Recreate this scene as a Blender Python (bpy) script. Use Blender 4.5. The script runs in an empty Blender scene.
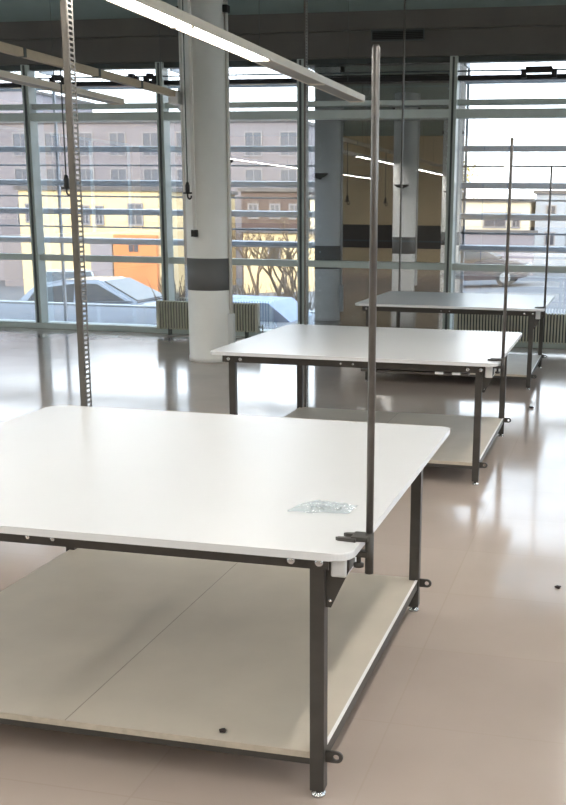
import bpy, bmesh, math, random
from mathutils import Vector, Matrix, Euler
random.seed(7)
S = bpy.context.scene
COL = S.collection

# ------------------------------------------------------------------ materials
def lin(c):
    return tuple(((v/255)/12.92 if v/255 <= .04045 else ((v/255+.055)/1.055)**2.4) for v in c)

def mat(name, rgb, rough=.5, metal=0, noise=None, scale=8, bump=0, spec=.5, emit=None, estr=0, coat=0):
    m = bpy.data.materials.new(name); m.use_nodes = True
    nt = m.node_tree; b = nt.nodes['Principled BSDF']
    c = lin(rgb)
    b.inputs['Base Color'].default_value = (*c, 1)
    b.inputs['Roughness'].default_value = rough
    b.inputs['Metallic'].default_value = metal
    b.inputs['Specular IOR Level'].default_value = spec
    b.inputs['Coat Weight'].default_value = coat
    if noise:
        tc = nt.nodes.new('ShaderNodeTexCoord')
        n = nt.nodes.new('ShaderNodeTexNoise'); n.inputs['Scale'].default_value = scale
        n.inputs['Detail'].default_value = 5
        nt.links.new(tc.outputs['Object'], n.inputs['Vector'])
        r = nt.nodes.new('ShaderNodeValToRGB')
        r.color_ramp.elements[0].position = .3; r.color_ramp.elements[1].position = .7
        r.color_ramp.elements[0].color = (*[v*(1-noise) for v in c], 1)
        r.color_ramp.elements[1].color = (*[min(1, v*(1+noise)) for v in c], 1)
        nt.links.new(n.outputs['Fac'], r.inputs['Fac'])
        nt.links.new(r.outputs['Color'], b.inputs['Base Color'])
        if bump:
            bp = nt.nodes.new('ShaderNodeBump'); bp.inputs['Strength'].default_value = bump
            bp.inputs['Distance'].default_value = .01
            nt.links.new(n.outputs['Fac'], bp.inputs['Height'])
            nt.links.new(bp.outputs['Normal'], b.inputs['Normal'])
    if emit:
        b.inputs['Emission Color'].default_value = (*emit, 1)
        b.inputs['Emission Strength'].default_value = estr
    return m

def glass_mat(name, tint, fac, rough=0.0):
    m = bpy.data.materials.new(name); m.use_nodes = True
    nt = m.node_tree; nt.nodes.clear()
    o = nt.nodes.new('ShaderNodeOutputMaterial'); mx = nt.nodes.new('ShaderNodeMixShader')
    t = nt.nodes.new('ShaderNodeBsdfTransparent'); g = nt.nodes.new('ShaderNodeBsdfGlossy')
    t.inputs['Color'].default_value = (*tint, 1)
    g.inputs['Roughness'].default_value = rough
    g.inputs['Color'].default_value = (.95, .97, 1, 1)
    lw = nt.nodes.new('ShaderNodeFresnel'); lw.inputs['IOR'].default_value = 1.5
    ad = nt.nodes.new('ShaderNodeMath'); ad.operation = 'ADD'; ad.use_clamp = True
    ad.inputs[1].default_value = fac
    nt.links.new(lw.outputs[0], ad.inputs[0]); nt.links.new(ad.outputs[0], mx.inputs[0])
    nt.links.new(t.outputs[0], mx.inputs[1]); nt.links.new(g.outputs[0], mx.inputs[2])
    nt.links.new(mx.outputs[0], o.inputs[0])
    return m

def floor_mat():
    m = mat('polished_floor', (178, 164, 154), .16, noise=.07, scale=1.3, spec=.6)
    nt = m.node_tree; b = nt.nodes['Principled BSDF']
    ramp = b.inputs['Base Color'].links[0].from_node
    tc = nt.nodes.new('ShaderNodeTexCoord')
    br = nt.nodes.new('ShaderNodeTexBrick'); br.offset = 0
    br.inputs['Scale'].default_value = 1; br.inputs['Brick Width'].default_value = .6
    br.inputs['Row Height'].default_value = .6; br.inputs['Mortar Size'].default_value = .003
    br.inputs['Color1'].default_value = (1, 1, 1, 1); br.inputs['Color2'].default_value = (.96, .95, .96, 1)
    br.inputs['Mortar'].default_value = (.93, .92, .91, 1)
    nt.links.new(tc.outputs['Object'], br.inputs['Vector'])
    mx = nt.nodes.new('ShaderNodeMix'); mx.data_type = 'RGBA'; mx.blend_type = 'MULTIPLY'
    mx.inputs[0].default_value = 1
    nt.links.new(ramp.outputs['Color'], mx.inputs[6]); nt.links.new(br.outputs['Color'], mx.inputs[7])
    nt.links.new(mx.outputs[2], b.inputs['Base Color'])
    n2 = nt.nodes.new('ShaderNodeTexNoise'); n2.inputs['Scale'].default_value = 2.2; n2.inputs['Detail'].default_value = 4
    nt.links.new(tc.outputs['Object'], n2.inputs['Vector'])
    mr = nt.nodes.new('ShaderNodeMapRange'); mr.inputs[3].default_value = .05; mr.inputs[4].default_value = .17
    nt.links.new(n2.outputs['Fac'], mr.inputs[0]); nt.links.new(mr.outputs[0], b.inputs['Roughness'])
    bp = nt.nodes.new('ShaderNodeBump'); bp.inputs['Strength'].default_value = .08; bp.inputs['Distance'].default_value = .01
    nt.links.new(n2.outputs['Fac'], bp.inputs['Height']); nt.links.new(bp.outputs['Normal'], b.inputs['Normal'])
    return m

M = dict(
    floor=floor_mat(),
    ceiling=mat('dark_ceiling', (122, 137, 132), .75, noise=.12, scale=.7),
    header=mat('dark_header', (94, 91, 86), .7, noise=.15, scale=1.5),
    tan=mat('tan_wall', (206, 184, 148), .8, noise=.06, scale=1.2),
    dado=mat('dark_dado', (58, 54, 52), .6, noise=.1),
    alu=mat('grey_green_aluminium', (196, 205, 200), .42, .0, noise=.05, scale=6),
    aludark=mat('dark_aluminium', (70, 76, 74), .45, .2, noise=.08),
    gasket=mat('dark_gasket', (78, 83, 82), .6, noise=.1),
    pane=glass_mat('coated_glass', (.97, .985, .985), .23),
    top=mat('white_laminate', (216, 217, 218), .27, noise=.012, scale=2, spec=.5),
    edge=mat('lip_highlight_white', (228, 228, 226), .4, noise=.02),  # painted gleam for the shelf rail lip
    black=mat('black_steel', (70, 67, 63), .45, .2, noise=.1, scale=20),
    chrome=mat('chrome', (205, 207, 208), .22, .9, noise=.05),
    shelf=mat('grey_chipboard_shelf', (187, 178, 163), .55, noise=.08, scale=3),
    shelfedge=mat('raw_shelf_edge', (184, 174, 158), .7, noise=.12, scale=30),
    seam=mat('seam_dark', (150, 142, 131), .7, noise=.1),
    steel=mat('brushed_steel', (104, 101, 98), .36, .75, noise=.1, scale=30),
    galv=mat('slotted_galvanised', (96, 92, 86), .45, .3, noise=.12, scale=25),
    white=mat('white_paint', (228, 224, 216), .5, noise=.02, scale=3),
    colwhite=mat('column_white', (248, 246, 240), .55, noise=.025, scale=4),
    band=mat('grey_band_paint', (104, 104, 102), .6, noise=.05, scale=4),
    pipe=mat('pale_grey_pipe', (226, 224, 218), .5, noise=.03),
    plastic=mat('white_plastic', (226, 228, 228), .4, noise=.02),
    dark=mat('black_plastic', (28, 27, 27), .5, noise=.1),
    lampbody=mat('pale_lamp_housing', (208, 200, 184), .45, noise=.04),
    lampoff=mat('unlit_diffuser', (150, 146, 138), .5, noise=.04),
    lit=mat('lit_tube_diffuser', (255, 240, 214), .5, emit=(1, .96, .90), estr=23),
    rail=mat('tan_busbar', (176, 162, 138), .5, noise=.06, scale=9),
    radiator=mat('cream_grey_radiator', (196, 194, 176), .5, noise=.05),
    terrace=mat('terrace_paving', (98, 100, 107), .8, noise=.12, scale=1.4, bump=.1),
    kerb=mat('pale_kerb', (160, 160, 160), .8, noise=.06, scale=3),
    street=mat('street_asphalt', (92, 91, 94), .85, noise=.15, scale=1),
    louvre=mat('louvre_metal', (160, 161, 166), .5, .1, noise=.06),
    pier=mat('dark_pier_cladding', (78, 68, 56), .75, noise=.2, scale=1.2),
    lilac=mat('lilac_grey_render', (122, 118, 126), .9, noise=.07, scale=.5),
    greyr=mat('shaded_grey_render', (112, 107, 112), .9, noise=.08, scale=.5),  # grey puts shade into the colour of the block behind
    cream=mat('sunlit_cream_render', (196, 176, 138), .9, noise=.08, scale=.6),  # cream puts sunlight into the colour of the low fronts
    orange=mat('orange_shopfront', (176, 112, 70), .75, noise=.12, scale=1.2),
    brown=mat('brown_grey_render', (84, 70, 68), .9, noise=.12, scale=.8),
    paler=mat('pale_render', (190, 180, 160), .9, noise=.06, scale=.6),
    bluegrey=mat('blue_grey_render', (140, 146, 156), .9, noise=.06, scale=.6),
    winglass=mat('dark_window_glass', (58, 60, 70), .15, noise=.15, scale=1, spec=.8),
    winframe=mat('pale_window_frame', (124, 120, 122), .6, noise=.03),
    roof=mat('slate_roof', (84, 80, 80), .8, noise=.15, scale=3),
    bark=mat('bark', (92, 76, 60), .9, noise=.25, scale=14, bump=.3),
    leaf=mat('autumn_leaf', (176, 158, 84), .8, noise=.25, scale=3),
    carwhite=mat('white_car_paint', (142, 147, 156), .2, noise=.02, coat=.6),
    cardark=mat('dark_car_paint', (70, 62, 62), .22, .2, noise=.06, coat=.6),
    carglass=mat('car_glass', (40, 44, 50), .25, noise=.1, spec=.4),
    tyre=mat('tyre_rubber', (34, 34, 35), .8, noise=.1),
    ramp=mat('pale_blue_concrete', (138, 150, 172), .8, noise=.06, scale=2),
    speck=mat('dark_speck', (34, 18, 14), .8, noise=.3, scale=40),
)
def bag_mat():
    m = bpy.data.materials.new('clear_film'); m.use_nodes = True
    nt = m.node_tree; nt.nodes.clear()
    o = nt.nodes.new('ShaderNodeOutputMaterial'); mx = nt.nodes.new('ShaderNodeMixShader')
    t = nt.nodes.new('ShaderNodeBsdfTransparent'); p = nt.nodes.new('ShaderNodeBsdfPrincipled')
    t.inputs['Color'].default_value = (.93, .95, .96, 1)
    p.inputs['Base Color'].default_value = (.78, .82, .84, 1); p.inputs['Roughness'].default_value = .12
    p.inputs['Specular IOR Level'].default_value = .9
    mx.inputs[0].default_value = .22
    nt.links.new(t.outputs[0], mx.inputs[1]); nt.links.new(p.outputs[0], mx.inputs[2]); nt.links.new(mx.outputs[0], o.inputs[0])
    return m
M['film'] = bag_mat()

# ------------------------------------------------------------------ mesh helpers
class MB:
    def __init__(s): s.bm = bmesh.new(); s.mats = []
    def mi(s, m):
        if m not in s.mats: s.mats.append(m)
        return s.mats.index(m)
    def faces(s, verts, quads, m=None, smooth=False):
        vs = [s.bm.verts.new(v) for v in verts]
        for q in quads:
            try:
                f = s.bm.faces.new([vs[i] for i in q]); f.smooth = smooth
                if m: f.material_index = s.mi(m)
            except ValueError: pass
        return vs
    def box(s, x0, x1, y0, y1, z0, z1, m=None, bev=0):
        vs = s.faces([(x0,y0,z0),(x1,y0,z0),(x1,y1,z0),(x0,y1,z0),(x0,y0,z1),(x1,y0,z1),(x1,y1,z1),(x0,y1,z1)],
                [(3,2,1,0),(4,5,6,7),(0,1,5,4),(1,2,6,5),(2,3,7,6),(3,0,4,7)], m)
        if bev:
            es = {e for v in vs for e in v.link_edges}
            bmesh.ops.bevel(s.bm, geom=list(es), offset=bev, segments=2, affect='EDGES', profile=.5)
        return s
    def tube(s, a, b, r, n=16, m=None, r2=None, cap=True):
        a, b = Vector(a), Vector(b); d = (b-a).normalized()
        u = d.orthogonal().normalized(); w = d.cross(u); r2 = r if r2 is None else r2
        vs = []
        for i in range(n):
            t = 2*math.pi*i/n; o = u*math.cos(t)+w*math.sin(t)
            vs.append(a+o*r); vs.append(b+o*r2)
        v = [s.bm.verts.new(p) for p in vs]
        for i in range(n):
            j = (i+1) % n
            f = s.bm.faces.new([v[2*i], v[2*j], v[2*j+1], v[2*i+1]]); f.smooth = True
            if m: f.material_index = s.mi(m)
        if cap:
            for q in ([v[2*i] for i in range(n)][::-1], [v[2*i+1] for i in range(n)]):
                f = s.bm.faces.new(q)
                if m: f.material_index = s.mi(m)
        return s
    def lathe(s, prof, c=(0,0,0), n=40, m=None, smooth=True):
        c = Vector(c); rings = []
        for r, z in prof:
            rings.append([s.bm.verts.new(c+Vector((r*math.cos(2*math.pi*i/n), r*math.sin(2*math.pi*i/n), z))) for i in range(n)])
        for k in range(len(rings)-1):
            for i in range(n):
                j = (i+1) % n
                f = s.bm.faces.new([rings[k][i], rings[k][j], rings[k+1][j], rings[k+1][i]]); f.smooth = smooth
                if m: f.material_index = s.mi(m)
        for rg, fl in ((rings[0], True), (rings[-1], False)):
            f = s.bm.faces.new(rg[::-1] if fl else rg)
            if m: f.material_index = s.mi(m)
        return s
    def prism(s, pts, axis, a, b, m=None, smooth=False):
        """extrude a 2-D outline along axis ('x','y','z') from a to b"""
        def P(p, t): return {'x': (t, p[0], p[1]), 'y': (p[0], t, p[1]), 'z': (p[0], p[1], t)}[axis]
        n = len(pts); va = [s.bm.verts.new(P(p, a)) for p in pts]; vb = [s.bm.verts.new(P(p, b)) for p in pts]
        fs = [s.bm.faces.new(va[::-1]), s.bm.faces.new(vb)]
        for i in range(n):
            f = s.bm.faces.new([va[i], va[(i+1) % n], vb[(i+1) % n], vb[i]]); f.smooth = smooth; fs.append(f)
        if m:
            for f in fs: f.material_index = s.mi(m)
        return s
    def build(s, name, m=None, parent=None, loc=None, rot=None):
        bmesh.ops.recalc_face_normals(s.bm, faces=s.bm.faces[:])
        me = bpy.data.meshes.new(name); s.bm.to_mesh(me); s.bm.free()
        if s.mats:
            for k in s.mats: me.materials.append(k)
        elif m: me.materials.append(m)
        o = bpy.data.objects.new(name, me); COL.objects.link(o)
        if parent: o.parent = parent
        if loc: o.location = loc
        if rot: o.rotation_euler = rot
        return o

def tag(o, label=None, cat=None, group=None, kind=None):
    if label: o['label'] = label
    if cat: o['category'] = cat
    if group: o['group'] = group
    if kind: o['kind'] = kind
    return o
def empty(name, loc, label, cat, group=None, rz=0):
    o = bpy.data.objects.new(name, None); COL.objects.link(o); o.location = loc; o.rotation_euler = (0,0,rz)
    o.empty_display_size = .2
    return tag(o, label, cat, group)
def struct(o): return tag(o, kind='structure')
def kids(o): return [c for c in bpy.data.objects if c.parent == o]
def copy_tree(o, parent=None):
    c = o.copy(); COL.objects.link(c)
    if parent: c.parent = parent
    for k in kids(o): copy_tree(k, c)
    return c

# ------------------------------------------------------------------ the room
XL, XR, YB, YF, ZC = -12.9, 5.3, -7.0, 12.86, 3.78
GY = 12.905                                        # glass plane
struct(MB().box(XL-.2, XR+.2, YB-.2, 12.98, -.2, 0).build('floor', M['floor']))
struct(MB().box(XL-.2, XR+.2, YB-.2, 13.2, ZC, ZC+.3).build('ceiling', M['ceiling']))
struct(MB().box(XL-.2, XR+.2, YB-.2, YB, 0, ZC).build('wall_back', M['tan']))
def side_wall(X0, X1, name, n0):  # side windows are unseen, added to bring daylight into the room
    wr = MB().box(X0, X1, YB, 12.75, 0, .9).box(X0, X1, YB, 12.75, 3.25, ZC)
    for yy in (YB, -2.2, 2.6, 7.4, 12.3): wr.box(X0, X1, yy, yy+.45, .9, 3.25)
    struct(wr.build(name, M['tan']))
    for k, yy in enumerate((YB, -2.2, 2.6, 7.4)):
        q = MB().box(X0+.06, X0+.14, yy+.45, yy+.51, .9, 3.25).box(X0+.06, X0+.14, yy+4.74, yy+4.8, .9, 3.25).box(X0+.06, X0+.14, yy+.51, yy+4.74, .9, .96).box(X0+.06, X0+.14, yy+.51, yy+4.74, 3.19, 3.25).box(X0+.06, X0+.14, yy+2.6, yy+2.66, .96, 3.19)
        q = struct(q.build('window_%d' % (n0+k), M['alu']))
        MB().box(X0+.095, X0+.105, yy+.51, yy+4.74, .96, 3.19).build('glass_pane', M['pane'], q)
side_wall(XL-.2, XL, 'wall_left', 30)
side_wall(XR, XR+.2, 'wall_right', 20)
hd = MB().box(XL-.2, XR+.2, 12.72, 13.1, 3.30, ZC)
struct(hd.build('wall_front', M['header']))
struct(MB().box(XL, XR, 12.60, 12.72, 3.58, ZC).build('trim_1', M['header']))
struct(MB().box(XL+.01, XR-.01, YB, YB+.03, .45, 1.15).build('trim_2', M['dado']))
struct(MB().box(XL+.01, XR-.01, 12.76, 13.0, 0, .075, bev=.006).build('baseboard_front', M['alu']))

# mullions: shared between bays
MX = [-11.0, -9.2, -7.39, -5.575, -3.775, -1.95, -.13, 1.69, 3.5]
for i, x in enumerate(MX):
    b = MB().box(x-.045, x+.045, 12.74, 12.93, .075, 3.3, bev=.004)
    b.box(x-.012, x+.012, 12.725, 12.74, .08, 3.29, M['gasket'])
    for k in range(len(b.bm.faces)):
        pass
    o = b.build('trim_%d' % (i+3), M['alu']); o.data.materials.clear()
    o.data.materials.append(M['alu']); o.data.materials.append(M['gasket'])
    for f in o.data.polygons:
        f.material_index = 1 if max(o.data.vertices[v].co.y for v in f.vertices) <= 12.7401 and abs(f.center.x-x) < .0125 and f.center.y < 12.7399 else 0
    struct(o)
edges = [XL] + MX + [XR]
for i in range(len(edges)-1):
    a, c = edges[i]+.045, edges[i+1]-.045
    if i == 0: a = edges[0]
    if i == len(edges)-2: c = edges[-1]
    w = MB()
    w.box(a, c, 12.78, 12.93, .885, .962, bev=.004)           # lower transom
    w.box(a, c, 12.75, 12.93, 2.625, 2.722, bev=.004)         # main transom
    w.box(a, c, 12.80, 12.93, 2.772, 2.832, bev=.004)         # vent frame foot
    fr = struct(w.build('window_%d' % (i+1), M['alu']))
    h = MB()
    h.box(a, c, 12.79, 12.90, 3.04, 3.092)                    # dark vent rail
    h.build('vent_rail', M['dark'], fr)
    MB().box(a, c, 12.80, 12.93, 3.24, 3.30).build('head_rail', M['aludark'], fr)
    h = MB().tube((a, 12.76, 3.135), (c, 12.76, 3.135), .009, 10)
    h.build('opener_rod', M['aludark'], fr)
    g = MB()
    for z0, z1 in ((.075, .885), (.962, 2.625), (2.722, 2.772), (2.832, 3.04), (3.092, 3.24)):
        g.box(a, c, GY, GY+.012, z0, z1)
    g.build('glass_pane', M['pane'], fr)

# black opener motors on the vent rail
mot_group = 'window opener motors on the vent rail'
def motor(x, wide, label):
    t = empty('window_opener_motor', (x, 12.74, 3.092), label, 'window motor')
    MB().box(-wide/2, wide/2, -.045, .045, .012, .075, bev=.008).build('motor_body', M['dark'], t)
    MB().box(-wide/2-.05, -wide/2+.01, -.02, .045, -.045, .05, bev=.005).build('mount_bracket', M['dark'], t)
    MB().box(wide/2-.01, wide/2+.05, -.02, .045, -.045, .05, bev=.005).build('mount_bracket', M['dark'], t)
    return t
motor(-.98, .30, 'wide black opener motor on the bright right-hand window vent rail')
motor(-5.93, .07, 'left of two small black opener clips on the rail left of the round column')
motor(-5.69, .07, 'right of two small black opener clips on the rail left of the round column')
motor(-6.93, .12, 'small black opener motor behind the slotted upright of the front table')

# ventilation grille on the bulkhead
gr = empty('vent_grille', (-2.58, 12.6, 3.51), 'dark rectangular vent grille high on the bulkhead', 'vent')
b = MB(); b.box(-.31, .31, -.02, .0, -.06, -.045); b.box(-.31, .31, -.02, 0, .05, .065); b.box(-.31, -.295, -.02, 0, -.045, .05); b.box(.295, .31, -.02, 0, -.045, .05)
b.build('grille_frame', M['gasket'], gr)
b = MB()
for k in range(5): b.box(-.295, .295, -.016, -.003, -.04+k*.019, -.028+k*.019)
b.build('grille_slats', M['dark'], gr)
MB().box(-.295, .295, -.003, 0, -.045, .05).build('grille_back', M['dark'], gr)

# ------------------------------------------------------------------ round columns
def column(y, label, x=-4.145, r=.228):
    t = empty('round_column', (x, y, 0), label, 'column')
    s = MB().lathe([(r+.004, 0), (r+.004, .05), (r, .055), (r, ZC)], n=56)
    s.build('shaft', M['colwhite'], t)
    MB().lathe([(r, .745), (r+.0035, .746), (r+.0035, 1.07), (r, 1.071)], n=56).build('painted_band', M['band'], t)
    a = math.radians(-104); cx, cy = (r+.012)*math.cos(a), (r+.012)*math.sin(a)
    MB().box(cx-.016, cx+.016, cy-.012, cy+.012, 1.36, ZC).build('cable_conduit', M['pipe'], t)
    MB().box(cx-.032, cx+.032, cy-.03, cy+.02, 1.29, 1.36, bev=.006).build('socket', M['dark'], t)
    px = r+.018
    p = MB().tube((px, -.03, .13), (px, -.03, ZC), .018, 20); pp = p.build('riser_pipe', M['pipe'], t)
    MB().box(px-.03, px+.03, -.065, .01, .12, .50, bev=.006).build('pipe_guard', M['plastic'], t)
    p = MB().tube((-px+.015, -.05, 1.0), (-px+.015, -.05, ZC), .022, 16); p.build('drain_pipe', M['pipe'], t)
    for sx in (-1, 1):
        MB().box(sx*px-.026, sx*px+.026, -.07, .01, 3.45, 3.52, bev=.005).build('pipe_clip', M['dark'], t)
    # bowl uplight on the window side
    MB().lathe([(.02, -.07), (.09, -.05), (.14, -.015), (.15, 0), (.14, .0), (.05, -.03)], (0, r+.13, 2.07), 28).build('bowl_uplight', M['dark'], t)
    MB().box(-.02, .02, r-.01, r+.06, 1.99, 2.05).build('uplight_arm', M['dark'], t)
    return t
column(10.62, 'white round column with a grey painted band beside the middle table')
column(4.6, 'white round column standing left of the front table, outside the frame')
column(-1.5, 'white round column level with the viewer, outside the frame to the left')

# ------------------------------------------------------------------ radiators
def radiator(x0, x1, label):
    t = empty('radiator', ((x0+x1)/2, 12.63, 0), label, 'radiator', 'finned radiators under the glass wall')
    h = (x1-x0)/2; n = int((x1-x0)/.036)
    b = MB()
    for k in range(n):
        x = -h+.02+k*(2*h-.04)/(n-1)
        b.box(x-.009, x+.009, -.05, .035, .075, .43, bev=.003)
    b.build('fins', M['radiator'], t)
    MB().box(-h, h, -.02, .02, .09, .415).build('core', M['aludark'], t)
    for sx in (-1, 1):
        MB().box(sx*h-.012, sx*h+.012, -.05, .05, .07, .435, bev=.004).build('end_cap', M['radiator'], t)
        MB().box(sx*(h-.15)-.015, sx*(h-.15)+.015, -.03, .03, 0, .09).build('foot', M['aludark'], t)
    v = MB().tube((h+.01, 0, .14), (h+.06, 0, .14), .011, 12).tube((h+.06, 0, 0), (h+.06, 0, .17), .011, 12)
    v.build('valve', M['chrome'], t)
    return t
radiator(-5.63, -4.30, 'cream finned radiator behind the round white column')
radiator(-1.82, 1.4, 'long cream finned radiator behind the farthest table at right')

# ------------------------------------------------------------------ work tables
W, D, H = 1.7256, 1.662, .74
hx, hy = W/2, D/2
LX, LY = hx-.112, hy-.115      # leg centres
def rounded(hx, hy, rads, n=8):
    pts = []
    for (cx, cy, a0, r) in ((hx, -hy, -90, rads[0]), (hx, hy, 0, rads[1]), (-hx, hy, 90, rads[2]), (-hx, -hy, 180, rads[3])):
        ox, oy = cx-math.copysign(r, cx), cy-math.copysign(r, cy)
        for k in range(n+1):
            a = math.radians(a0+90*k/n); pts.append((ox+r*math.cos(a), oy+r*math.sin(a)))
    return pts
def ear_plate(x0, sgn):
    """steel tab with a round hole, in the x-z plane, reaching out sideways"""
    n = 24; L, Hh, r = .052, .017, .0085
    cx = x0+sgn*(L-.02); out, inn = [], []
    for k in range(n):
        a = 2*math.pi*k/n; c, s_ = math.cos(a), math.sin(a)
        inn.append((cx+r*c, r*s_))
        if sgn*c > 0: out.append((cx+.019*c if abs(c) > .2 else cx+.019*c, Hh*s_))
        else:
            tt = max(abs(c)/((L-.02)), abs(s_)/Hh); out.append((cx+c/tt, s_/tt))
    b = MB(); V = []
    for y in (-.003, .003):
        V.append(([b.bm.verts.new((p[0], y, p[1])) for p in out], [b.bm.verts.new((p[0], y, p[1])) for p in inn]))
    for k in range(n):
        j = (k+1) % n
        for (o, i) in V: b.bm.faces.new([o[k], o[j], i[j], i[k]])
        b.bm.faces.new([V[0][0][k], V[0][0][j], V[1][0][j], V[1][0][k]])
        b.bm.faces.new([V[0][1][k], V[0][1][j], V[1][1][j], V[1][1][k]])
    return b

def make_table(x, y, label):
    t = empty('work_table', (x, y, 0), label, 'table', 'white work tables in a row')
    b = MB(); b.prism(rounded(hx, hy, (.05, .035, .07, .05)), 'z', H-.021, H)
    es = [e for e in b.bm.edges if abs(e.verts[0].co.z-e.verts[1].co.z) < 1e-6]
    bmesh.ops.bevel(b.bm, geom=es, offset=.0035, segments=2, affect='EDGES', profile=.5)
    b.build('tabletop', M['top'], t)
    zt = H-.021
    RH = .050
    # angle-iron rails under the top
    for sy, nm in ((-1, 'front'), (1, 'back')):
        r = MB(); yo = sy*(LY+.035)
        r.box(-hx+.06, hx-.075, min(yo, yo+sy*.005), max(yo, yo+sy*.005), zt-RH, zt, bev=.001)
        r.box(-hx+.06, hx-.075, min(yo, yo-sy*.04), max(yo, yo-sy*.04), zt-.005, zt)
        r.build('rail', M['black'], t)
    for sx in (-1, 1):
        r = MB(); xo = sx*LX
        r.box(min(xo, xo+sx*.005), max(xo, xo+sx*.005), -LY+.02, LY-.02, zt-RH, zt)
        r.build('rail', M['black'], t)
    for sx in (-1, 1):
        for sy in (-1, 1):
            cx, cy = sx*LX, sy*LY
            l = MB().box(cx-.02, cx+.02, cy-.02, cy+.02, .022, zt, bev=.0025).build('leg', M['black'], t)
            f = MB().lathe([(.017, 0), (.02, .003), (.02, .010), (.008, .012), (.008, .024)], (cx, cy, 0), 20)
            f.build('levelling_foot', M['chrome'], l)
            # gusset plate behind each leg
            g = MB()
            if sx < 0 or sy > 0: sk = True
            else: sk = False
            if not sk:
             g.prism([(cx+sx*.02, zt-.005), (cx+sx*.082, zt-.005), (cx+sx*.082, zt-.06), (cx+sx*.034, zt-.165), (cx+sx*.02, zt-.165)], 'y', cy-.004 if sy < 0 else cy+.004, cy+.002 if sy < 0 else cy+.010)
             gp = g.build('gusset_plate', M['black'], t)
             MB().lathe([(.005, 0), (.005, .003), (.003, .005)], (0, 0, 0), 12).build('rivet', M['chrome'], gp, loc=(cx+sx*.032, cy-.004 if sy < 0 else cy+.010, zt-.145), rot=(math.radians(90 if sy < 0 else -90), 0, 0))
            # round-headed bolts through the rail
            for bx in (cx+sx*.012, cx-sx*.063):
                yb = sy*(LY+.040)
                MB().lathe([(.012, 0), (.0125, .003), (.009, .007), (.004, .009)], (0, 0, 0), 18).build('bolt', M['chrome'], t, loc=(bx, yb, zt-.030), rot=(math.radians(90 if sy < 0 else -90), 0, 0))
    for bx in (-.065, .01):
        MB().lathe([(.007, 0), (.007, .002), (.003, .004)], (0, 0, 0), 14).build('bolt', M['chrome'], t, loc=(bx, -(LY+.040), zt-.030), rot=(math.radians(90), 0, 0))
    # lower shelf on a steel angle frame
    ZS = .136
    s = MB()
    s.box(-LX-.004, LX+.0085, -LY-.012, LY+.012, ZS-.02, ZS, M['shelf'], bev=.002)
    s.box(-LX-.004, LX+.0085, -LY-.0135, -LY-.0121, ZS-.0195, ZS-.001, M['shelfedge'])
    sh = s.build('shelf', M['shelf'], t)
    MB().box(-.0015, .0015, -LY-.012, LY+.012, ZS-.001, ZS+.0006).build('board_joint', M['seam'], sh)
    for sx in (-1, 1):
        r = MB(); xo = sx*(LX+.012)
        r.box(xo-.003, xo+.003, -LY+.02, LY-.02, ZS-.036, ZS-.001 if sx > 0 else ZS-.0205)
        r.box(min(xo-sx*.036, xo), max(xo-sx*.036, xo), -LY+.02, LY-.02, ZS-.026, ZS-.0205)
        rr = r.build('shelf_rail', M['black'], t)
        if sx > 0: MB().box(xo-.0065, xo+.0032, -LY+.02, LY-.02, ZS-.001, ZS+.002).build('lip_highlight', M['edge'], rr)  # white strip paints the bright gleam on the metal edge
    for sy in (-1, 1):
        r = MB(); yo = sy*(LY+.006)
        r.box(-LX+.02, LX-.02, yo-.003, yo+.003, ZS-.04, ZS-.021)
        r.build('shelf_rail', M['black'], t)
    for sy in (-1, 1):
        for sx in (1,):
            e = ear_plate(sx*(LX+.018), sx).build('tab_bracket', M['black'], t, loc=(0, sy*LY, ZS-.014))
    # white socket box hanging under the front right corner
    sb = MB().box(LX+.034, LX+.076, -LY-.012, -LY+.11, zt-.078, zt, bev=.005).build('socket_box', M['plastic'], t)
    MB().box(LX+.076, LX+.079, -LY+.01, -LY+.075, zt-.066, zt-.012, bev=.001).build('socket_face', M['band'], sb)
    return t
TX = -.592-hx
T1 = make_table(TX, 2.42+hy, 'nearest white work table in the foreground, largest in view, with a plastic bag on it')
T2 = copy_tree(T1); T2.location = (TX-.022, 5.945+hy, 0)
T2['label'] = 'middle white work table, between the nearest and the farthest table'
T3 = copy_tree(T1); T3.location = (TX, 9.53+hy, 0)
T3['label'] = 'farthest white work table, standing before the radiator and glass wall'
# cable tray and white clips under the middle table's front rail
tr = MB().box(.05, LX-.06, -LY-.006, -LY+.05, H-.024-.070, H-.024-.060).build('cable_tray', M['steel'], T2)
for cx in (.50, .60):
    MB().box(cx, cx+.05, -LY-.062, -LY-.044, H-.024-.060, H-.024-.046, bev=.004).build('cable_clip', M['plastic'], tr)
MB().box(-.6, LX-.12, -LY+.10, -LY+.16, H-.024-.06, H-.024-.0).build('under_shade_bar', M['black'], T2)  # black bar stands for the shadow under the tabletop

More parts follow.
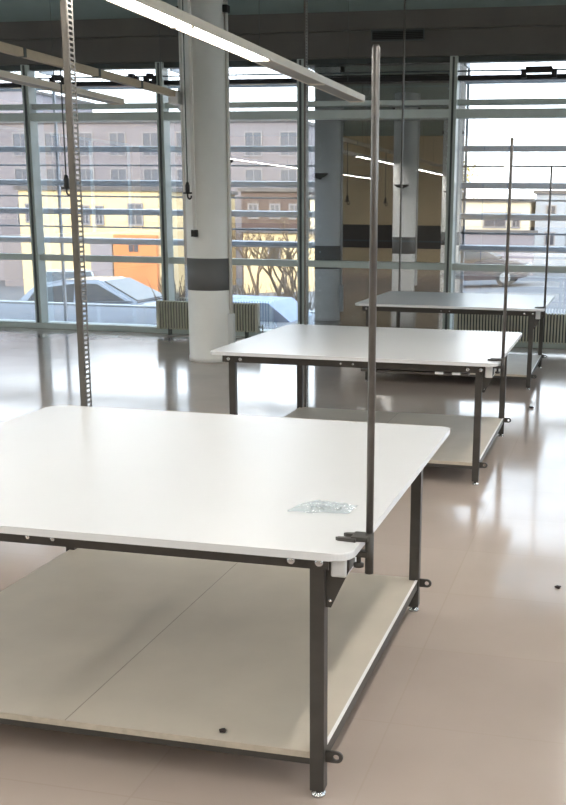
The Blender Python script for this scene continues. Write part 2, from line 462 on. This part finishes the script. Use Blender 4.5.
# ------------------------------------------------------------------ corner poles
def make_pole(y0, label, top=1.342):
    t = empty('clamp_pole', (-.574, y0+.135, .62), label, 'pole', 'upright poles on the table corners')
    MB().lathe([(.0095, .03), (.0095, top-.007), (.007, top)], (0, 0, 0), 20).build('pole', M['steel'], t)
    c = MB().tube((0, 0, .03), (0, 0, .14), .0115, 20)
    c.build('sleeve', M['black'], t)
    zt = H-.62
    p = MB()
    p.box(-.045, .0, -.025, .03, zt, zt+.012, bev=.002)
    for dy, L in ((-.022, .078), (.018, .066)):
        p.prism([(-.03, dy-.011), (-L, dy-.006), (-L-.007, dy), (-L, dy+.006), (-.03, dy+.011)], 'z', zt, zt+.009)
    p.build('clamp_jaw', M['black'], t)
    q = MB().box(-.055, 0, -.012, .012, zt-.046, zt-.030, bev=.002)
    q.tube((-.028, 0, zt-.065), (-.028, 0, zt-.0245), .006, 12)
    q.build('clamp_screw', M['black'], t)
    MB().lathe([(.004, 0), (.014, .003), (.014, .012), (.004, .015)], (-.028, 0, zt-.077), 14).build('wing_knob', M['black'], t)
    return t
P1 = make_pole(2.42, 'tall thin steel pole clamped to the near right corner of the nearest table', 1.322)
P2 = make_pole(2.42, 'thin steel pole clamped to the right corner of the middle table', 1.346); P2.location.y = 5.945+.135; P2.location.x -= .022
P2['label'] = 'thin steel pole clamped to the right corner of the middle table'
P3 = copy_tree(P2); P3.location.y = 9.53+.135
P3['label'] = 'thin steel pole clamped to the right corner of the farthest table'

# ------------------------------------------------------------------ slotted uprights behind the tables
def make_upright(y, label, fw=.010):
    t = empty('slotted_upright', (-2.185, y, 0), label, 'upright', 'slotted steel uprights behind the tables')
    b = MB().box(-fw, .0145, -.0175, -.0145, .004, ZC)
    b.build('solid_flange', M['galv'], t)
    s = MB()
    s.box(.0142, .0169, -.0145, -.006, .004, ZC); s.box(.0142, .0169, .024, .0335, .004, ZC)
    z = .01
    while z < ZC-.012:
        s.box(.0142, .0169, -.006, .024, z, z+.0085); z += .0205
    s.build('slotted_flange', M['galv'], t)
    MB().box(-.03, .03, -.025, .04, 0, .004).build('base_plate', M['galv'], t)
    return t
U1 = make_upright(2.42+D+.022, 'slotted steel upright rising behind the far left corner of the nearest table')
U2 = make_upright(5.965+D+.022, 'slotted steel upright rising behind the far left corner of the middle table', -.003)
U2.location.x = -2.24
U3 = copy_tree(U2); U3.location.y = 9.53+D+.022
U3['label'] = 'slotted steel upright rising behind the far left corner of the farthest table'

# ------------------------------------------------------------------ linear lamps hung in rows
def lamp_row(xr, y1, lit_from, label, zb=2.446, cables=(8.3, 6.2, 3.8, 1.4, -1, -3.4)):
    y0 = -5.0; zt = zb+.041; w = .133
    t = empty('linear_lamp', (xr-w/2, y1, zb), label, 'ceiling lamp', 'rows of hanging linear lamps')
    h = MB(); L = y1-y0
    h.box(-w/2, w/2, -L, 0, .006, zt-zb, bev=.004)
    h.box(-w/2, -w/2+.012, -L, 0, -.006, .012); h.box(w/2-.012, w/2, -L, 0, -.006, .012)
    h.build('housing', M['lampbody'], t)
    MB().box(-w/2+.004, w/2-.004, -.002, .006, .0, zt-zb-.002).build('end_cap', M['plastic'], t)
    y = 0.0; k = 0
    while y > -L+1.2:
        on = (y1+y) <= lit_from+.01
        MB().box(-w/2+.014, w/2-.014, y-1.16, y-.03, -.004, .006).build('tube_diffuser', M['lit'] if on else M['lampoff'], t)
        MB().box(-w/2+.012, w/2-.012, y-.035, y, -.012, .006).build('divider', M['lampbody'], t)
        y -= 1.19 if k % 2 else 1.17; k += 1
    for cy in cables:
        if cy < y1:
            MB().tube((0, cy-y1, zt-zb), (0, cy-y1, ZC-zb), .0025, 6).build('hanging_cable', M['gasket'], t)
    return t
lamp_row(-2.016, 8.6, 6.36, 'hanging linear lamp running above the tables, warm lit at its near end', 2.415)
lamp_row(-4.48, 9.45, 7.6, 'pale unlit end of a linear lamp left of the round column, below the tan rail', 2.50)
lamp_row(-6.75, 8.6, 8.6, 'linear lamp row farthest left, outside the frame')
lamp_row(.09, 8.6, 8.6, 'unseen lamp row right of the tables, added for more light')  # unseen rows, continued at the row spacing to add light
lamp_row(2.19, 8.6, 8.6, 'unseen lamp row farthest right, added for more light')

# tan power rail with dark clips, and the cords that hang from it
rl = empty('power_rail', (-4.42, 10.55, 2.655), 'tan overhead power rail with dark joint clips left of the round column', 'power rail')
MB().box(-.03, .03, -13.3, 0, 0, .062, bev=.004).build('rail_body', M['rail'], rl)
for y in (-.9, -1.75, -2.95, -4.2, -5.6, -7.0):
    MB().box(-.034, .034, y-.02, y+.02, -.003, .066, bev=.002).build('joint_clip', M['gasket'], rl)
MB().box(-.05, .05, -.12, .06, -.07, .05, bev=.01).build('end_feed', M['plastic'], rl)
MB().box(-.02, .03, .05, .11, -.12, .1, bev=.008).build('end_plug', M['plastic'], rl)
for y in (-.4, -3.4, -6.4, -9.4):
    MB().tube((0, y, .062), (0, y, ZC-2.655), .003, 6).build('hanging_rod', M['gasket'], rl)
def cord(x, y, label, top=2.65):
    t = empty('hanging_cord', (x, y, 1.66), label, 'hanging cord', 'cords with black plugs hanging from the power rail')
    MB().tube((0, 0, .16), (0, 0, top-1.66), .006, 8).build('cable', M['gasket'], t)
    MB().lathe([(.012, .05), (.022, .07), (.022, .13), (.012, .165)], (0, 0, 0), 14).build('plug', M['dark'], t)
    h = MB(); pts = [(0, 0, .055), (0, 0, .02), (.018, 0, .0), (.036, 0, .012), (.04, 0, .035)]
    for p, q in zip(pts, pts[1:]): h.tube(p, q, .008, 8)
    h.tube((-.045, 0, .06), (.045, 0, .06), .009, 8)
    h.build('hook', M['dark'], t)
    return t
cord(-4.235, 10.3, 'black plug and hook hanging in front of the round white column', ZC)
cord(-4.42, 8.18, 'black plug and hook hanging beside the slotted upright at left')
cord(-4.42, 5.15, 'hanging black plug and hook out of frame, seen only reflected in the dark glass')
cord(-4.42, 2.1, 'black plug and hook hanging far left of the nearest table, out of frame')

# ------------------------------------------------------------------ small things
# crumpled clear bag
b = MB(); nx, ny = 34, 20; g = []
from mathutils import noise as nz
for j in range(ny+1):
    row = []
    for i in range(nx+1):
        u, v = i/nx*2-1, j/ny*2-1
        e = max(0, 1-abs(u)**3)*max(0, 1-abs(v)**3)
        n1 = nz.noise(Vector((u*3.1, v*2.3, 1.7))); n2 = nz.noise(Vector((u*8, v*6, 4.1)))
        z = .004+e*(.010+.012*abs(n1)+.010*abs(n2))
        x = u*.085*(1+.08*nz.noise(Vector((v*2, 3, 1))))+.01*v; y = v*.045*(1+.3*nz.noise(Vector((u*2, 9, 2))))
        row.append(b.bm.verts.new((x, y, z)))
    g.append(row)
for j in range(ny):
    for i in range(nx):
        b.bm.faces.new([g[j][i], g[j][i+1], g[j+1][i+1], g[j+1][i]])
bag = empty('plastic_bag', (-.765, 2.80, H), 'crumpled clear plastic bag lying on the nearest table', 'bag', rz=.12)
o = b.build('film', M['film'], bag)
sm = o.modifiers.new('thick', 'SOLIDIFY'); sm.thickness = .0012
b = MB()
for k in range(14):
    x, y = random.uniform(-.04, .05), random.uniform(-.018, .02)
    a = random.uniform(0, 3.14); L = random.uniform(.008, .016)
    b.tube((x, y, .006), (x+L*math.cos(a), y+L*math.sin(a), .008+random.uniform(0, .004)), .003, 8)
b.build('screws', M['chrome'], bag)

def speck(loc, s, label):  # dark bits placed in the room for dirt specks on the window glass
    b = MB(); bmesh.ops.create_icosphere(b.bm, subdivisions=2, radius=s)
    for v in b.bm.verts:
        k = 1+.45*nz.noise(v.co*(1.6/s)+Vector(loc)); v.co *= k; v.co.z = max(v.co.z*.45+s*.4, 0)
    o = b.build('dirt_speck', M['speck'], loc=loc); tag(o, label, 'debris')
speck((-.153, 4.389, 0), .014, 'small dark scrap on the floor at right, standing for dirt on the window glass')
speck((-.60, 8.70, 0), .022, 'tiny dark scrap between middle and farthest tables, standing for dirt on the window glass')
speck((-.994, 2.57, .136), .011, 'small dark scrap on the nearest table shelf, standing for dirt on the window glass')

# ------------------------------------------------------------------ outside: terrace, pier, louvres
struct(MB().box(-30, 12, 12.98, 16.3, -.5, -.03).build('trim_20', M['terrace']))
struct(MB().box(-30, 12, 16.3, 16.5, -2.5, .0, bev=.01).build('trim_21', M['kerb']))
def sz(x): return -.65+.06*max(-30, min(x, 3))
g = MB()
xs = [-90, -30, 3, 60]
vv = []
for x in xs: vv.append((g.bm.verts.new((x, 16.45, sz(x))), g.bm.verts.new((x, 110, sz(x))), g.bm.verts.new((x, 110, sz(x)-.4)), g.bm.verts.new((x, 16.45, sz(x)-.4))))
for a, c in zip(vv, vv[1:]):
    for k in range(4):
        g.bm.faces.new([a[k], a[(k+1) % 4], c[(k+1) % 4], c[k]])
g.bm.faces.new(vv[0]); g.bm.faces.new(vv[-1][::-1])
struct(g.build('trim_22', M['street']))
# dark clad pier of the building just outside the third glass bay
pr = MB().box(-3.69, -1.96, 13.06, 13.9, -.03, 4.08, M['pier'])
for k in range(1, 4):
    pr.box(-3.69, -1.96, 13.052, 13.06, .9*k+.3, .9*k+.32, M['gasket'])
for x in (-3.62, -2.9, -2.05):
    for k in range(22): pr.box(x-.008, x+.008, 13.052, 13.06, .25+k*.16, .268+k*.16, M['louvre'])
struct(pr.build('wall_pier', M['pier']))

def louvres(x0, x1, label):
    t = empty('sun_louvre', ((x0+x1)/2, 13.35, 0), label, 'sun louvre', 'louvre blades outside the glass wall')
    h = (x1-x0)/2
    for z in (3.09, 2.72, 2.315, 1.885, 1.515, 1.134):
        b = MB(); b.prism([(-.09, -.028), (-.06, .028), (.06, .040), (.09, .02), (.06, -.012), (-.06, -.04)], 'x', -h, h)
        b.build('louvre_blade', M['louvre'], t, loc=(0, 0, z))
    for z in (2.11, 1.712, 1.315):
        MB().tube((-h, 0, z), (h, 0, z), .011, 8).build('tie_rod', M['louvre'], t)
    n = max(2, int(round(2*h/1.81)))
    for k in range(n+1):
        x = -h+.03+k*(2*h-.06)/n
        MB().box(x-.015, x+.015, .06, .1, -.03, 3.3).build('louvre_post', M['louvre'], t)
        MB().box(x-.015, x+.015, -.25, .08, 3.24, 3.3).build('bracket', M['louvre'], t)
    return t
louvres(-12.8, -3.74, 'grey horizontal sun louvres outside the glass left of the dark bay')
louvres(-1.9, 5.2, 'grey horizontal sun louvres outside the bright right-hand window')

# pale sloped ramp on the terrace
b = MB().prism([(-5.9, -.03), (-4.58, -.03), (-4.92, .235), (-5.9, .245)], 'y', 14.9, 16.1)
tag(b.build('ramp', M['ramp']), 'pale blue sloped ramp on the terrace behind the column radiator', 'ramp')

# ------------------------------------------------------------------ cars
def car(x, y, rz, paint, label):
    t = empty('parked_car', (x, y, sz(x)), label, 'car', rz=rz)
    t.rotation_euler = Euler((0, -math.atan(.06) * math.cos(rz), rz))
    low = [(-2.1, .32), (-2.12, .62), (-2.0, .86), (-1.2, .93), (1.0, .93), (1.85, .80), (2.1, .60), (2.12, .32), (1.72, .25), (-1.75, .25)]
    b = MB(); b.prism(low, 'y', -.86, .86)
    bmesh.ops.bevel(b.bm, geom=b.bm.edges[:], offset=.06, segments=2, affect='EDGES')
    b.build('body', paint, t)
    c = MB(); n = [(-1.75, .90), (-1.25, 1.33), (-.6, 1.43), (.25, 1.40), (1.15, .91)]
    V = []
    for sy, k in ((-1, .70), (1, .70)):
        V.append([c.bm.verts.new((p[0], sy*(.78 if p[1] < 1 else .62), p[1])) for p in n])
    c.bm.faces.new(V[0]); c.bm.faces.new(V[1][::-1])
    for i in range(len(n)):
        j = (i+1) % len(n); c.bm.faces.new([V[0][i], V[0][j], V[1][j], V[1][i]])
    bmesh.ops.bevel(c.bm, geom=c.bm.edges[:], offset=.05, segments=2, affect='EDGES')
    c.build('cabin', paint, t)
    for sy in (-1, 1):
        g = MB(); q = [(-1.4, .97), (-1.15, 1.27), (-.3, 1.34), (-.3, .97)]
        q2 = [(-.22, .97), (-.22, 1.34), (.2, 1.32), (.85, .97)]
        for Q in (q, q2):
            va = [g.bm.verts.new((p[0], sy*(.785-(p[1]-.93)*.33), p[1])) for p in Q]
            vb = [g.bm.verts.new((p[0], sy*(.770-(p[1]-.93)*.33), p[1])) for p in Q]
            g.bm.faces.new(va); g.bm.faces.new(vb[::-1])
            for i in range(4): g.bm.faces.new([va[i], va[(i+1) % 4], vb[(i+1) % 4], vb[i]])
        g.build('side_window', M['carglass'], t)
        for xw in (-1.3, 1.33):
            w = MB().tube((xw, sy*.70, .31), (xw, sy*.875, .31), .31, 24, M['tyre']); w.tube((xw, sy*.86, .31), (xw, sy*.885, .31), .18, 18, M['chrome'])
            w.build('wheel', M['tyre'], t)
    g = MB(); g.faces([(.36, -.58, 1.375), (1.1, -.70, .965), (1.1, .70, .965), (.36, .58, 1.375), (.34, -.58, 1.36), (1.08, -.70, .95), (1.08, .70, .95), (.34, .58, 1.36)],
        [(0,1,2,3), (7,6,5,4), (0,4,5,1), (1,5,6,2), (2,6,7,3), (3,7,4,0)])
    g.build('windscreen', M['carglass'], t)
    for sy in (-1, 1): MB().box(2.02, 2.13, sy*.62-.14, sy*.62+.14, .6, .72, bev=.02).build('headlamp', M['chrome'], t)
    return t
car(-14.75, 27.2, -1.1, M['carwhite'], 'pale car farther back, only its roof showing above the white car at left')
car(-10.4, 20.7, 0, M['carwhite'], 'white car with arched roof behind the slotted upright at left')
car(-4.9, 37, 0, M['cardark'], 'dark car parked outside the right-hand window')

# ------------------------------------------------------------------ buildings across the street
def building(name, x0, x1, y, ztop, m, label, wins=(), depth=8, roof='flat', cat='building'):
    zb = sz(x0)-.3
    t = empty(name, ((x0+x1)/2, y, zb), label, cat)
    ox, oz = (x0+x1)/2, zb
    h = (x1-x0)/2
    MB().box(-h, h, 0, depth, 0, ztop-oz).build('walls', m, t)
    if roof == 'flat':
        MB().box(-h-.12, h+.12, -.12, depth+.1, ztop-oz, ztop-oz+.14).build('roof_slab', M['roof'], t)
    elif roof == 'pitch':
        MB().prism([(-.3, ztop-oz), (depth+.3, ztop-oz), (depth/2, ztop-oz+1.0)], 'x', -h-.2, h+.2).build('roof', M['roof'], t)
    for (wx, wz, ww, wh) in wins:
        f = MB(); a, c, d, e = wx-ox-ww/2, wx-ox+ww/2, wz-oz-wh/2, wz-oz+wh/2; q = .06
        f.box(a, c, -.05, 0, d, d+q); f.box(a, c, -.05, 0, e-q, e); f.box(a, a+q, -.05, 0, d+q, e-q); f.box(c-q, c, -.05, 0, d+q, e-q)
        f.box((a+c)/2-.02, (a+c)/2+.02, -.045, 0, d+q, e-q)
        w = f.build('window', M['winframe'], t)
        MB().box(a+q, c-q, -.02, 0, d+q, e-q).build('pane', M['winglass'], w)
    return t
def grid(xs, zs, w, h): return [(x, z, w, h) for x in xs for z in zs]
building('apartment_building', -52, -31.5, 54, 7.6, M['lilac'], 'tall lilac-grey apartment block at the far left behind the louvres',
         grid([-49+2.1*k for k in range(8)], (6.2, 3.9, 1.6), 1.1, 1.3))
building('apartment_building', -30.8, -15.0, 50, 5.6, M['greyr'], 'long grey apartment block behind the low cream house',
         grid([-29.4+1.75*k for k in range(9)], (4.6, 2.9, 1.2), .9, 1.15))
ch = building('cream_house', -21.4, -15.95, 36, 2.16, M['cream'], 'low sunlit cream house with orange shopfront beyond the parked cars',
         [(-20.9, 1.35, .5, .7), (-18.75, 1.3, .35, .7), (-18.2, 1.3, .35, .7), (-16.8, 1.35, .6, .8)])
OZ = -(sz(-21.4)-.3)
o = MB()
o.box(-17.62+18.675, -15.95+18.675, -.22, 0, .2, .64+OZ, bev=.02); o.build('orange_shopfront', M['orange'], ch)
for dx in (1.75, 1.95):
    MB().box(dx-.08, dx+.08, -.25, -.2, OZ+.05, OZ+.42).build('shop_window', M['winglass'], ch)
MB().box(.1, .95, -.12, 0, .2, OZ+.45).build('grey_shutter', M['lilac'], ch)
building('brown_building', -14.6, -11.9, 41, 2.25, M['brown'], 'brown-grey building behind the bare trees',
         grid([-14.1, -13.2, -12.4], (1.5,), .45, .6))
building('garden_building', -13.3, -10.6, 37.5, .75, M['cream'], 'low sunlit cream wall behind the bare trees', [(-12.1, .0, .5, .8)], depth=2)
building('narrow_house', -11.6, -10.2, 40.4, 2.0, M['paler'], 'narrow pale sunlit house beside the third mullion', [(-11.1, 1.3, .35, .5)], depth=4)
building('pale_house', -8.2, -3.64, 46, 2.0, M['paler'], 'pale sunlit house in the right-hand window',
         [(-6.9, 1.2, .65, .6), (-5.1, 1.25, 1.0, .65), (-4.2, 1.25, .4, .65)])
building('grey_block', -3.45, 4.5, 46.5, 2.35, M['bluegrey'], 'blue-grey block at the right edge beyond the glass',
         grid([-2.8, -1.9, -1.0, .4, 1.4], (1.6, .5), .45, .6))
building('boundary_wall', -9.5, -3.2, 43, .75, M['lilac'], 'long low lilac boundary wall behind the dark parked car', [], depth=.3, cat='wall')

# ------------------------------------------------------------------ trees
def tree(x, y, h, label, seed, leaf=False, r0=.07, depth=6, name=None, cat='tree', group=None):
    rnd = random.Random(seed); z0 = sz(x)
    t = empty(name or ('leafy_tree' if leaf else 'bare_tree'), (x, y, z0), label, cat, group)
    b = MB(); tips = []
    def grow(p, d, L, r, lev):
        q = p+d*L; b.tube(p, q, r, 6 if lev < 3 else 4, r2=r*.68, cap=False)
        if lev >= depth: tips.append(q); return
        for _ in range(3 if lev in (1, 2) else 2):
            nd = (d+Vector((rnd.uniform(-.75, .75), rnd.uniform(-.75, .75), rnd.uniform(-.1, .5)))).normalized()
            grow(q, nd, L*rnd.uniform(.62, .82), r*.66, lev+1)
    grow(Vector((0, 0, 0)), Vector((0, 0, 1)), h*.3, r0, 0)
    b.build('trunk', M['bark'], t)
    if leaf:
        f = MB()
        for p in tips:
            for _ in range(7):
                c = p+Vector([rnd.gauss(0, .12) for _ in range(3)]); u = Vector([rnd.uniform(-1, 1) for _ in range(3)]).normalized(); v = u.orthogonal()
                s = rnd.uniform(.03, .06)
                f.bm.faces.new([f.bm.verts.new(c+u*s), f.bm.verts.new(c+v*s*.6), f.bm.verts.new(c-u*s), f.bm.verts.new(c-v*s*.6)])
        f.build('foliage', M['leaf'], t)
    return t
tree(-8.6, 25.2, 2.4, 'bare tree nearest the round column and farthest back of the bare trees', 3)
tree(-7.2, 22.6, 2.7, 'bare thin-branched tree in the middle of the window right of the column', 5)
tree(-6.2, 20.1, 2.2, 'bare tree close to the third mullion', 8)
tree(-5.9, 41, 4.9, 'yellow-green leafy tree beside the pale house', 11, leaf=True, r0=.1, depth=5)
def bush(x, y, h, label, seed):
    rnd = random.Random(seed); z0 = sz(x)
    t = empty('bare_bush', (x, y, z0), label, 'bush', 'bare bushes below the trees')
    b = MB()
    for k in range(70):
        a, e = rnd.uniform(0, 6.28), rnd.uniform(.05, .36)
        d = Vector((math.cos(a)*math.sin(e), math.sin(a)*math.sin(e), math.cos(e))); L = h*rnd.uniform(.5, .85)
        p = Vector((rnd.uniform(-.1, .1), rnd.uniform(-.1, .1), 0)); q = p+d*L
        b.tube(p, q, .014, 5, r2=.008, cap=False)
        for _ in range(3):
            nd = (d+Vector((rnd.uniform(-.45, .45), rnd.uniform(-.45, .45), rnd.uniform(0, .5)))).normalized()
            o = p+d*L*rnd.uniform(.5, 1); b.tube(o, o+nd*h*.3, .009, 4, r2=.005, cap=False)
    b.build('twigs', M['bark'], t)
bush(-7.7, 18.3, 1.45, 'bare twiggy bush closest to the round column beyond the terrace', 21)
bush(-6.6, 18.9, 1.25, 'bare twiggy bush between two others beyond the radiator and ramp', 22)
bush(-5.55, 18.2, 1.35, 'bare twiggy bush beside the third mullion beyond the ramp', 23)

# ------------------------------------------------------------------ light
w = bpy.data.worlds.new('sky'); S.world = w; w.use_nodes = True
nt = w.node_tree; bg = nt.nodes['Background']
tc = nt.nodes.new('ShaderNodeTexCoord'); sp = nt.nodes.new('ShaderNodeSeparateXYZ')
rp = nt.nodes.new('ShaderNodeValToRGB')
rp.color_ramp.elements[0].position = .0; rp.color_ramp.elements[0].color = (.93, .96, 1, 1)
rp.color_ramp.elements[1].position = .55; rp.color_ramp.elements[1].color = (.62, .80, 1, 1)
nt.links.new(tc.outputs['Generated'], sp.inputs[0]); nt.links.new(sp.outputs[2], rp.inputs[0])
nt.links.new(rp.outputs[0], bg.inputs[0]); bg.inputs[1].default_value = 5.5
sl = bpy.data.lights.new('sun', 'SUN'); sl.energy = 6.5; sl.angle = math.radians(1.5); sl.color = (1, .82, .56)
so = bpy.data.objects.new('sun', sl); COL.objects.link(so)
so.rotation_euler = Vector((-.35, 1, -.42)).to_track_quat('-Z', 'Y').to_euler()

# ------------------------------------------------------------------ camera
f, pitch, yaw, roll, hc = 1060.212, .234734, .227108, .011958, 1.567045
cd = bpy.data.cameras.new('camera'); co = bpy.data.objects.new('camera', cd); COL.objects.link(co)
cd.sensor_width = 36; cd.sensor_fit = 'AUTO'; cd.lens = 36*f/805
cd.shift_x = -(364.231-283)/805; cd.shift_y = (464.369-402.5)/805
cy_, sy_ = math.cos(yaw), math.sin(yaw); cp, sp_ = math.cos(pitch), math.sin(pitch)
R0 = Vector((cy_, sy_, 0)); Fh = Vector((-sy_, cy_, 0))
F = Fh*cp+Vector((0, 0, -sp_)); U0 = Fh*sp_+Vector((0, 0, cp))
Rv = R0*math.cos(roll)+U0*math.sin(roll); U = U0*math.cos(roll)-R0*math.sin(roll)
co.matrix_world = Matrix(((Rv.x, U.x, -F.x, 0), (Rv.y, U.y, -F.y, 0), (Rv.z, U.z, -F.z, hc), (0, 0, 0, 1)))
cd.clip_start = .05; cd.clip_end = 300
S.camera = co
S.view_settings.view_transform = 'Standard'; S.view_settings.look = 'None'
S.view_settings.gamma = 1; S.view_settings.use_curve_mapping = False
S.view_settings.exposure = .3
